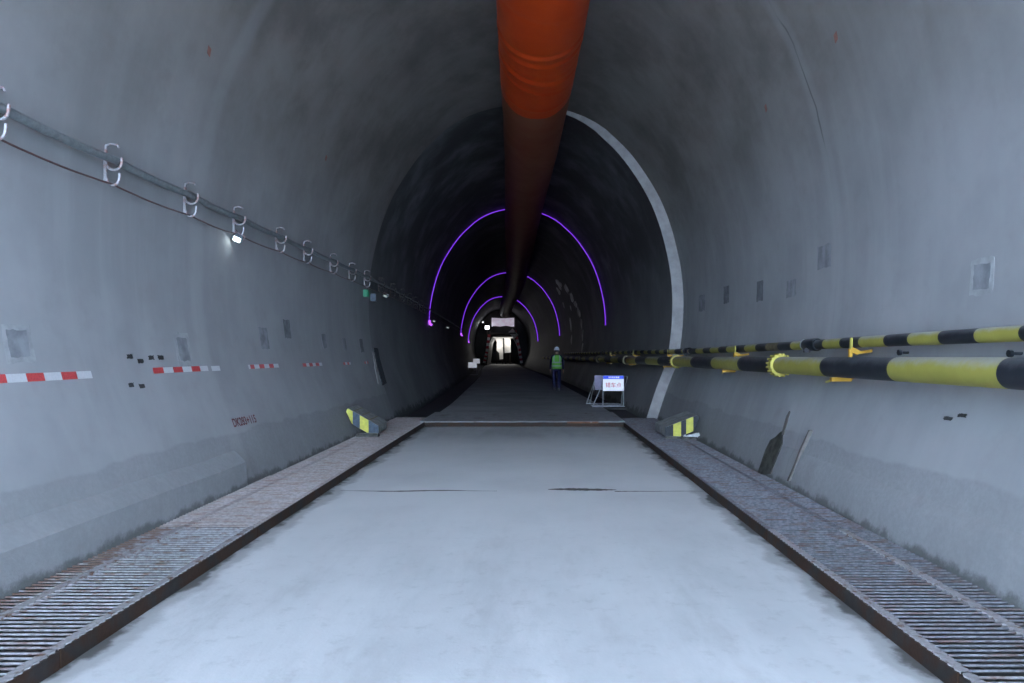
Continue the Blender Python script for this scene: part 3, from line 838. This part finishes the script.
# ------------------------------------------------------------------ striped concrete blocks on the gratings
def block(side, d, xi, xo, low, zi_top, zo_top, depth, shift, cuts, cols, label, ridges, mats):
    root = thing('concrete_block', label, 'concrete block', (xi, d, .1), 'striped concrete blocks')
    o0 = Vector(root.location)
    f = lambda x, z: Vector((x, d, z))-o0
    back = Vector((shift, depth, -.0))
    # front outline, follows the wall on the outer side
    poly = [f(xi+(xo-xi)*t, z) for t, z in low]+[f(xo-(xo-xi)*.04, zo_top), f(xi, zi_top)]
    mb = MB(); mb.prism(poly, back); mb.build('body', M_block, root, bevel=.012)
    # painted front: one child mesh with vertical stripes
    mb = MB()
    def zt(t): return zi_top+(zo_top-zi_top)*min(1, t/.96)-.004-max(0, t-.96)/.04*(zo_top-low[-1][1]-.02)
    def zbm(t):
        pts = low
        for (a, b), (c, e) in zip(pts, pts[1:]):
            if t <= c: return b+(e-b)*(t-a)/(c-a)+.006
        return pts[-1][1]
    for k in range(len(cols)):
        a, b = cuts[k], cuts[k+1]; mb.m = cols[k]; n = 8; rows = []
        for i in range(n+1):
            t = a+(b-a)*i/n; x = xi+(xo-xi)*t
            # the stripes lean a little
            rows.append([f(x, zbm(t))+Vector((0, -.004, 0)), f(x, zt(t))+Vector((0, -.004, 0))])
        mb.grid(rows)
    mb.build('striped_face', mats, root)
    for k in range(ridges):
        t = .3+.25*k
        a = f(xi+(xo-xi)*t, zi_top+(zo_top-zi_top)*t)+Vector((0, .06, .004)); mb = MB()
        mb.tube([a, a+back*.85], .012, 6); mb.build('lifting_bar', M_dull, root)
    return root
block(-1, 12.6, -2.78, -3.36, [(0, .173), (.36, .178), (.83, .34), (1, .55)], .31, .628, .82, -.02, [0, .31, .58, .80, 1.0], [0, 1, 0, 1], 'yellow and blue striped concrete block leaning on the left wall', 3, [M_bblue, M_byel])
block(1, 12.35, 2.33, 2.93, [(0, .15), (.45, .142), (.85, .236), (1, .466)], .307, .528, .87, -.02, [0, .24, .47, .62, .83, 1.0], [0, 1, 0, 1, 0], 'yellow and black striped concrete block leaning on the right wall', 0, [M_bblk, M_byel])
mb = MB(); r = random.Random(3)
for k in range(14):
    x = 2.66+r.random()*.24; mb.tube([(x, 12.36+r.random()*.02, .135), (x+.03, 12.35, .16+.2*max(0, x-2.7)), (x+.05, 12.37, .15)], [.018, .026, .014], 6)
tag(mb.build('mortar_dabs', M_plaster, smooth=True), 'dabs of white mortar under the right striped block', 'mortar', kind='stuff')
mb = MB(); mb.bar((2.36, 12.5, .122), (2.86, 12.42, .122), .22, .04); mb.bar((2.6, 12.28, .118), (2.88, 12.34, .118), .08, .032)
tag(mb.build('timber_wedge', M_timber), 'flat grey timber wedge under the right striped block', 'wedge')
mb = MB(); mb.bar((-3.2, 12.72, .12), (-2.8, 12.72, .12), .16, .036); mb.bar((-3.2, 12.75, .155), (-2.82, 12.78, .155), .12, .032)
tag(mb.build('timber_wedge', M_timber), 'flat grey timber wedge under the left striped block', 'wedge')

# ------------------------------------------------------------------ sign stands
def glyph_row(parent, cx, y, cz, width, height, n, m):
    mb = MB(); r = random.Random(11); w = width/n
    for k in range(n):
        x0 = cx-width/2+w*k+w*.12; ww = w*.76
        for q in range(3):
            z = cz-height/2+height*(q+.3)/3; mb.box(x0, y-.004, z, x0+ww, y, z+height*.12)
        for q in range(2):
            x = x0+ww*(.2+.5*q); mb.box(x, y-.004, cz-height/2, x+ww*.14, y, cz+height/2)
    return mb.build('header_marks', m, parent)
def sign_front(loc, label, w, h, ph, lettering, x0, group, brace=True, rot=0):
    """steel stand: base bar, two posts, panel, slanted braces; local x right, y away"""
    root = thing('sign_stand', label, 'sign', loc, group, (0, 0, rot))
    t = .015
    for nm, p in (('base_bar', [(-x0, 0, t), (w, 0, t)]), ('base_bar', [(-x0, .55, t), (w, .55, t)]), ('post', [(0, 0, 0), (0, 0, ph)]), ('post', [(w-.02, 0, 0), (w-.02, 0, ph)]),
                  ('top_bar', [(0, 0, ph), (w-.02, 0, ph)])):
        mb = MB(); mb.tube(p, t, 8); mb.build(nm, M_frame, root, smooth=.7)
    for xx in (-x0, w):
        mb = MB(); mb.tube([(xx, 0, t), (xx, .55, t)], t, 8); mb.build('base_side', M_frame, root, smooth=.7)
    if brace:
        mb = MB(); mb.tube([(-x0, 0, t), (-.01, .03, ph*.74)], t, 8); mb.build('brace', M_frame, root, smooth=.7)
    mb = MB(); mb.tube([(w-.02, .55, t), (w-.02, 0, ph*.9)], t, 8); mb.build('brace', M_frame, root, smooth=.7)
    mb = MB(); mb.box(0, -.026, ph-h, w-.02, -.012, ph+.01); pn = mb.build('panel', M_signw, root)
    if lettering:
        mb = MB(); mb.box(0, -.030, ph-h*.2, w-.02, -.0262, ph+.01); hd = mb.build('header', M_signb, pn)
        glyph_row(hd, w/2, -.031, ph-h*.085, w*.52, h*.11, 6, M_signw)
        tx = text_mesh('错车点', h*.36, 'lettering', M_signr, pn)
        xs_ = [v.co.x for v in tx.data.vertices]; ys_ = [v.co.y for v in tx.data.vertices]
        sx = w*.74/(max(xs_)-min(xs_)); cxm = (max(xs_)+min(xs_))/2; cym = (max(ys_)+min(ys_))/2
        for v in tx.data.vertices:
            v.co = (w/2-.01+(v.co.x-cxm)*sx, -.0285, ph-h*.60+(v.co.y-cym))
    return root
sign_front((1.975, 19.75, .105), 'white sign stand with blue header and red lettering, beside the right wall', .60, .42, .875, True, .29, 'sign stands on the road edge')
mb = MB(); mb.prism([(1.975, 19.2, .07), (2.60, 19.2, .07), (2.56, 21.9, .07), (1.9, 21.9, .07)], (0, 0, .033))
tag(mb.build('ditch_cover', M_trench), 'dark cover plate over the side ditch under the sign stands', 'cover plate')
# second stand just behind, turned the other way
root = thing('sign_stand', 'violet backed sign stand half hidden behind the lettered sign', 'sign', (1.60, 21.0, .105), 'sign stands on the road edge')
for nm, a, b in (('post', (0, 0, 0), (.30, 0, .84)), ('post', (1.04, 0, .1), (1.24, .0, .82)), ('top_bar', (.28, 0, .84), (1.24, 0, .82)), ('base_bar', (0, 0, .012), (1.04, 0, .012)),
                 ('brace', (.15, .5, 0), (.30, .02, .82))):
    mb = MB(); mb.tube([a, b], .011, 8); mb.build(nm, M_frame, root, smooth=.7)
mb = MB(); mb.box(.25, -.02, .42, .95, -.008, .85); mb.build('panel', M_signback, root)
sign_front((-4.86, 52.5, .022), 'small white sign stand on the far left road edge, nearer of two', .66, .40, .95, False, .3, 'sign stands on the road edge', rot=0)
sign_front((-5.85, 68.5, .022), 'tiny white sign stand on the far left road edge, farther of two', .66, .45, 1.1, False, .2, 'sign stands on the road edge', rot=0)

# ------------------------------------------------------------------ purple light arches
def led_arch(d, zl, zr, label):
    pts = [p for p in prof_at(d, True)]
    n = len(pts); mid = n//2
    P = [p for i, p in enumerate(pts) if p.z > (zl if i < mid else zr)]
    cx = ax(d)-INS
    P = [Vector((cx+(p.x-cx)*.985, d, p.z-.06*max(0, (p.z-5)/2.4))) for p in P]
    root = thing('light_arch', label, 'light arch', (cx, d, 0), 'purple light arches across the tunnel')
    o0 = Vector(root.location); P = [p-o0 for p in P]
    mb = MB(); mb.tube(P, .0175*max(1, d/36), 8); mb.build('light_tube', M_purple, root, smooth=True)
    mb = MB(); e = P[0]; mb.tube([e+Vector((.02, 0, .04)), e+Vector((.03, -.02, -.10)), e+Vector((.12, -.02, -.14))], .05, 10); mb.build('plug', M_plug, root, smooth=True)
    mb = MB(); mb.tube([e+Vector((.0, 0, .03)), e+Vector((-.02, 0, .35))], .012, 6); mb.build('feed_wire', M_wire, root)
    return root
led_arch(28, 2.9, 2.72, 'largest purple light arch around the tunnel, nearest of the three')
led_arch(50, 2.95, 2.80, 'middle purple light arch around the tunnel, second of the three')
led_arch(71, 2.85, 2.75, 'smallest purple light arch around the tunnel, just before the gantry')

# wet patches on the right flank, lamp gleam painted in as pale colour
wr = WALLS[('wall_right', True)]
def far_patch(pts, seed):
    r = random.Random(seed); mb = MB(); n = len(pts)
    cd = sum(p[0] for p in pts)/n; cz = sum(p[1] for p in pts)/n
    c = mb.vert((wx(1, min(cz, 6.8), cd, .03), cd, cz)); prev = None
    rings = []
    for t in (.5, 1.0):
        rings.append(mb.vert(*[(wx(1, min(cz+(z-cz)*t, 6.8), cd+(d-cd)*t, .03 if t < 1 else .01), cd+(d-cd)*t, cz+(z-cz)*t) for d, z in pts]))
    for k in range(n):
        k2 = (k+1) % n; mb.face(c, rings[0]+k, rings[0]+k2); mb.face(rings[0]+k, rings[1]+k, rings[1]+k2, rings[0]+k2)
    mb.build('wet_gleam_patch', M_wetgleam, wr)
rp = random.Random(21)
for (d, z, sd, sz) in ((41.5, 5.75, 1.5, .38), (43.6, 5.5, .9, .3), (39.6, 5.3, .9, .32), (38.9, 4.75, .9, .30), (38.2, 4.3, .8, .26), (37.5, 3.8, .6, .34), (37.0, 3.2, .5, .3), (36.6, 2.6, .45, .36),
                       (36.3, 1.95, .35, .32), (40.9, 4.3, .35, .2), (42.6, 3.4, .5, .45), (42.4, 2.5, .4, .4), (44.2, 4.7, .5, .2)):
    far_patch([(d+sd*math.cos(2*PI*k/11)*rp.uniform(.55, 1.1), z+sz*math.sin(2*PI*k/11)*rp.uniform(.55, 1.15)) for k in range(11)], 1)

# ------------------------------------------------------------------ worker
def worker(loc):
    root = thing('person', 'person in a lime reflective vest, navy workwear and white helmet walking away', 'person', loc)
    V = []; E = []; R = []
    def v(p, r, par=None):
        V.append(p); R.append(r); i = len(V)-1
        if par is not None: E.append((par, i))
        return i
    pel = v((0, 0, .93), (.165, .115)); bel = v((0, .0, 1.06), (.15, .105), pel); che = v((0, .01, 1.27), (.175, .12), bel); up = v((0, .01, 1.40), (.14, .09), che)
    nk = v((0, .015, 1.49), (.058, .058), up); hd0 = v((0, .02, 1.56), (.075, .085), nk); hd = v((0, .025, 1.64), (.08, .095), hd0); v((0, .02, 1.71), (.06, .07), hd)
    for s in (-1, 1):
        sh = v((s*.185, .0, 1.40), (.068, .065), up); el = v((s*.245, -.02, 1.13), (.05, .05), sh); wr_ = v((s*.265, .05, .89), (.036, .036), el)
        pa = v((s*.268, .065, .82), (.036, .026), wr_)
        for k, (dy, L) in enumerate(((-.03, .075), (-.01, .09), (.012, .085), (.032, .065))):
            a = v((s*.268, .065+dy, .775), (.011, .010), pa); b = v((s*.264, .072+dy, .775-L*.55), (.0095, .009), a); v((s*.255, .082+dy, .775-L), (.008, .008), b)
        a = v((s*.255, .105, .815), (.012, .011), pa); v((s*.245, .125, .775), (.010, .009), a)
        st = .10 if s > 0 else -.10
        hip = v((s*.095, 0, .86), (.10, .10), pel); kn = v((s*.10, .06 if s > 0 else .03, .48), (.068, .07), hip)
        an = v((s*.10, .09 if s > 0 else -.13, .12 if s > 0 else .16), (.05, .055), kn)
        v((s*.10, .12 if s > 0 else -.10, .06 if s > 0 else .09), (.048, .05), an)
    me = bpy.data.meshes.new('body'); me.from_pydata(V, E, [])
    o = bpy.data.objects.new('body', me); COL.objects.link(o)
    sk = o.modifiers.new('skin', 'SKIN'); sk.use_smooth_shade = True
    for i, r in enumerate(R): me.skin_vertices[0].data[i].radius = r
    me.skin_vertices[0].data[0].use_root = True
    ss = o.modifiers.new('sub', 'SUBSURF'); ss.levels = 1; ss.render_levels = 1
    m2 = bpy.data.meshes.new_from_object(o.evaluated_get(bpy.context.evaluated_depsgraph_get()))
    bpy.data.objects.remove(o)
    m2.materials.clear(); m2.materials.append(M_navy); m2.materials.append(M_skin)
    for p in m2.polygons:
        c = p.center
        p.material_index = 1 if c.z > 1.47 or (abs(c.x) > .22 and c.z < .875) else 0
        p.use_smooth = True
    m2.name = 'body'; b = bpy.data.objects.new('body', m2); COL.objects.link(b); b.parent = root
    # face details (on the far side) and ears
    mb = MB(); mb.tube([(0, .105, 1.655), (0, .135, 1.615), (0, .11, 1.605)], [.010, .016, .010], 8); mb.build('nose', M_skin, root, smooth=True)
    mb = MB()
    for s in (-1, 1): mb.tube([(s*.082, .02, 1.66), (s*.094, .012, 1.635), (s*.082, .015, 1.60)], [.010, .018, .010], 8)
    mb.build('ears', M_skin, root, smooth=True)
    mb = MB()
    for s in (-1, 1): mb.tube([(s*.032, .108, 1.652), (s*.032, .118, 1.652)], .011, 8)
    mb.build('eyes', M_bblk, root)
    # hair below the helmet
    mb = MB(); rows = []
    for k in range(5):
        z = 1.585+.025*k; rows.append([(.090*math.cos(a), .015+.098*math.sin(a), z) for a in [PI+.0+PI*q/12 for q in range(13)]])
    mb.grid(rows); mb.build('hair', M_bblk, root, smooth=True)
    # helmet dome and brim
    mb = MB(); rows = []
    for k in range(9):
        a = k/8*PI/2; rr = math.cos(a); rows.append([(.112*rr*math.cos(q*PI/12), .02+.135*rr*math.sin(q*PI/12), 1.665+.135*math.sin(a)) for q in range(25)])
    mb.grid(rows); he = mb.build('helmet', M_helmet, root, smooth=True)
    mb = MB(); mb.grid([[(r1*.118*math.cos(q*PI/12), .02+(.145*r1+(.05 if math.sin(q*PI/12) > .3 else 0)*(r1 > .95))*math.sin(q*PI/12), z) for q in range(25)] for r1, z in ((.9, 1.675), (1.05, 1.66), (1.05, 1.65), (.9, 1.658))])
    mb.build('brim', M_helmet, he, smooth=True)
    # vest: shell around the torso with V neck straps
    def ring(z, rx, ry, n=28): return [(rx*math.cos(2*PI*q/n), .008+ry*math.sin(2*PI*q/n), z) for q in range(n+1)]
    prof = [(.88, .205, .155), (.95, .205, .152), (1.05, .198, .145), (1.15, .20, .146), (1.25, .212, .150), (1.33, .212, .145), (1.40, .20, .125), (1.455, .13, .095)]
    mb = MB(); mb.grid([ring(*p) for p in prof]); ve = mb.build('vest', M_vest, root, smooth=True)
    ve.modifiers.new('thick', 'SOLIDIFY').thickness = .008
    def band(z0, z1):
        f = lambda z: (interp([(a, b) for a, b, c in prof], z)+.006, interp([(a, c) for a, b, c in prof], z)+.006)
        mb = MB(); mb.grid([ring(z, *f(z)) for z in (z0, (z0+z1)/2, z1)]); mb.build('reflective_strip', M_reflect, ve, smooth=True)
    band(.985, 1.04); band(1.125, 1.18)
    for s in (-1, 1):
        mb = MB(); pts = [(s*.115, -.143+.0, 1.18), (s*.125, -.148, 1.27), (s*.12, -.140, 1.36), (s*.105, -.105, 1.44)]
        mb.grid([[(x-.022, y-.006, z), (x+.022, y-.006, z)] for x, y, z in pts]); mb.build('reflective_strip', M_reflect, ve, smooth=True)
    for s in (-1, 1):
        y = .10 if s > 0 else -.12; z = .0 if s > 0 else .03
        mb = MB(); rows = []
        for k, (yy, rx, h) in enumerate(((-.09, .03, .06), (-.06, .045, .10), (0, .048, .11), (.07, .05, .075), (.14, .046, .06), (.18, .02, .04))):
            rows.append([(s*.10+rx*math.cos(a), y+yy, z+max(0.0, h*.5+h*.5*math.sin(a))) for a in [2*PI*q/12 for q in range(13)]])
        mb.grid(rows); i = mb.vert(*rows[0][:12]); mb.face(*range(i, i+12)); i = mb.vert(*rows[-1][:12]); mb.face(*range(i, i+12))
        mb.build('boot', M_boot, root, smooth=True)
    return root
worker((.97, 28.6, .105))

# ------------------------------------------------------------------ lit work gantry at the end of the tunnel
GD = 92.0; GX = -3.95
gz = .105
root = thing('work_gantry', 'lit formwork gantry with red and white legs under a pale banner', 'gantry', (GX, GD, gz))
def arch_pts(cx, hw, zt, zb_, d, n=14):
    pts = [(cx-hw, d, zb_)]
    for k in range(n+1):
        a = PI-PI*k/n; pts.append((cx+hw*math.cos(a), d, zt-hw*.75+hw*.75*math.sin(a)))
    return pts+[(cx+hw, d, zb_)]
for y in (0, 3, 6, 9):
    mb = MB(); mb.tube([(-2.35+.0, y, 0), (-1.95, y, 3.0), (-1.75, y, 4.0)], .14, 8); mb.tube([(2.4, y, 0), (2.0, y, 3.2), (1.55, y, 4.6)], .14, 8)
    mb.tube([(-1.85, y, 4.0), (1.75, y, 4.0)], .16, 8)
    mb.build('portal_frame', M_gantry, root)
for s, pts in ((-1, [(-2.45, -.2, .3), (-2.1, -.2, 1.8), (-1.8, -.2, 4.05)]), (1, [(2.45, -.2, .3), (2.15, -.2, 2.2), (1.6, -.2, 4.6)])):
    # hazard striped leg guards
    for k in range(12):
        t0, t1 = k/12, (k+1)/12
        def P3(t):
            t *= 2; i = min(1, int(t)); a, b = Vector(pts[i]), Vector(pts[i+1]); return a+(b-a)*(t-i)
        mb = MB(); mb.bar(P3(t0), P3(t1), .34, .1, (0, 1, 0)); mb.build('leg_guard', M_gred if k % 2 else M_gwhite, root)
mb = MB(); rows = []
for k in range(13):
    x = -1.45+2.95*k/12; rows.append([(x, -.6, 5.15-.06*abs(k-6)/6+.05*math.sin(k)), (x, -.64, 5.6), (x, -.6, 6.15+.08*abs(k-6)/6)])
mb.grid(rows); bn = mb.build('banner', M_bannerm, root, smooth=True); bn.modifiers.new('thick', 'SOLIDIFY').thickness = .03
mb = MB(); mb.box(-1.7, -.4, 4.1, 1.7, 9, 4.3); mb.build('upper_deck', M_gantry, root)
mb = MB()
for x in (-1.6, 1.6): mb.tube([(x, -.4, 4.3), (x, -.4, 6.2)], .05, 6)
mb.build('banner_post', M_gantry, root)
# dark formwork shell filling the arch around the opening
def shell(y):
    o = [(p.x-GX-(ax(GD)-INS-GX)*0, y, p.z-gz) for p in prof_at(GD, True) if p.z > .15]
    cx = ax(GD)-INS-GX
    o = [(cx+(x-cx)*.975, y, z*.982) for x, y, z in o]
    n = len(o); inn = []
    for k in range(n):
        t = k/(n-1)
        a = [(-2.15, 0), (-1.8, 3.0), (-1.3, 3.95), (0, 4.1), (1.3, 3.95), (1.9, 3.0), (2.2, 0)]
        q = t*6; i = min(5, int(q)); f = q-i
        inn.append((a[i][0]+(a[i+1][0]-a[i][0])*f, y, a[i][1]+(a[i+1][1]-a[i][1])*f))
    return o, inn
mb = MB(); o0_, i0_ = shell(.4); o1_, i1_ = shell(8.8)
mb.grid([o0_, i0_]); mb.grid([i0_, i1_]); mb.grid([o1_, i1_]); mb.grid([o0_, o1_])
mb.build('form_shell', M_form, root, smooth=.5)
mb = MB(); mb.bar((1.0, -.25, 4.6), (1.75, -.25, 3.75), .1, .75, (1, 0, .9)); mb.build('slogan_board', M_gwhite, root)
# white arched side panels inside the clearance
mb = MB()
rows = []
for y in (.5, 8.5):
    rows.append([(2.15, y, .9), (1.95, y, 2.3), (1.55, y, 3.2), (1.2, y, 3.7)])
mb.grid(rows); pa = mb.build('side_panel', M_membrane, root); pa.modifiers.new('thick', 'SOLIDIFY').thickness = .04
for y in (1.6, 3.8, 6.0):
    mb = MB(); mb.tube([(-1.9, y, 3.72), (1.5, y, 3.72)], .035, 6); mb.build('lamp_tube', M_warm, root)
root = thing('flood_lamp', 'bright white flood lamp at the upper left of the lit gantry', 'lamp', (-5.95, 91.0, 5.05))
mb = MB(); mb.box(-.3, .06, -.22, .3, .2, .22); mb.build('housing', M_lampbody, root, bevel=.02)
mb = MB(); mb.box(-.27, .03, -.2, .27, .062, .2); mb.build('lens', M_flood, root)
mb = MB(); mb.tube([(0, .15, -.2), (0, .18, -.95)], .04, 8); mb.build('post', M_gantry, root)
root = thing('flood_lamp', 'tiny white lamp on the far left wall beside the flood lamp', 'lamp', (-6.3, 88.0, 5.6))
mb = MB(); mb.box(-.12, .04, -.1, .12, .14, .1); mb.build('housing', M_lampbody, root, bevel=.01)
mb = MB(); mb.box(-.1, .02, -.085, .1, .042, .085); mb.build('lens', M_flood_dim, root)
mb = MB(); mb.tube([(0, .1, .08), (-.25, .12, .3)], .02, 6); mb.build('bracket', M_gantry, root)
# white waterproofing sheets hung beyond the gantry, lit by work lamps
def panel(d, px, label):
    pts = [((x-533)*d/700, 1.6+(354-y)*d/700) for x, y in px]
    cx = sum(p[0] for p in pts)/len(pts)
    root = thing('lit_panel', label, 'panel', (cx, d, gz), 'white sheets beyond the gantry')
    mb = MB(); mb.prism([(x-cx, 0, z-gz) for x, z in pts], (0, .08, 0)); mb.build('sheet', M_membrane, root)
    xs_ = [p[0]-cx for p in pts]; zt = max(p[1] for p in pts)-gz
    for x in (min(xs_)*.5, max(xs_)-.12):
        mb = MB(); mb.tube([(x, .14, 0), (x, .14, zt-.6)], .05, 6); mb.build('stand', M_gantry, root)
    return root
panel(102.0, [(494.6, 338.2), (495.5, 336.8), (498, 336), (500.5, 336.4), (502.2, 337.8), (503, 340), (503.2, 359), (499.6, 359.5), (499.2, 353), (496.6, 350.5), (496.8, 342)], 'curved white lit panel seen at the left inside the gantry')
panel(103.0, [(504.2, 336), (505, 334.4), (506.6, 333.3), (508.4, 333.5), (509.8, 335), (510.6, 338), (510.8, 352.5), (504.6, 353)], 'tall white round topped lit panel seen at the right inside the gantry')

# lamps that light the gantry works
def point(name, loc, e, col, r=.15):
    l = bpy.data.lights.new(name, 'POINT'); l.energy = e; l.color = col; l.shadow_soft_size = r
    o = bpy.data.objects.new(name, l); COL.objects.link(o); o.location = loc; return o
point('work_light', (-5.0, 101.0, 3.0), 34, (1, .98, .95), .1)
point('work_light', (-3.7, 102.0, 3.4), 34, (1, .97, .92), .1)
point('work_light', (-3.0, 95.8, 2.6), 3, (1, .93, .85), .1)
point('flood_light', (-5.95, 90.7, 5.05), 9, (.9, .95, 1))

# ------------------------------------------------------------------ daylight, camera, view
w = bpy.data.worlds.new('sky'); S.world = w; w.use_nodes = True
nt = w.node_tree; bg = nt.nodes['Background']
bg.inputs[0].default_value = (.61, .80, 1.08, 1); bg.inputs[1].default_value = 13.0
cam = bpy.data.cameras.new('camera'); co = bpy.data.objects.new('camera', cam); COL.objects.link(co)
cam.sensor_width = 36; cam.lens = 700/1024*36; cam.clip_end = 400; cam.clip_start = .05
co.location = (0, 0, 1.6)
co.rotation_euler = (PI/2, 0, 0)
cam.shift_x = -21/1024; cam.shift_y = 12.5/1024
S.camera = co
S.view_settings.view_transform = 'Standard'; S.view_settings.look = 'None'
S.view_settings.gamma = 1; S.view_settings.use_curve_mapping = False
S.view_settings.exposure = 1.0
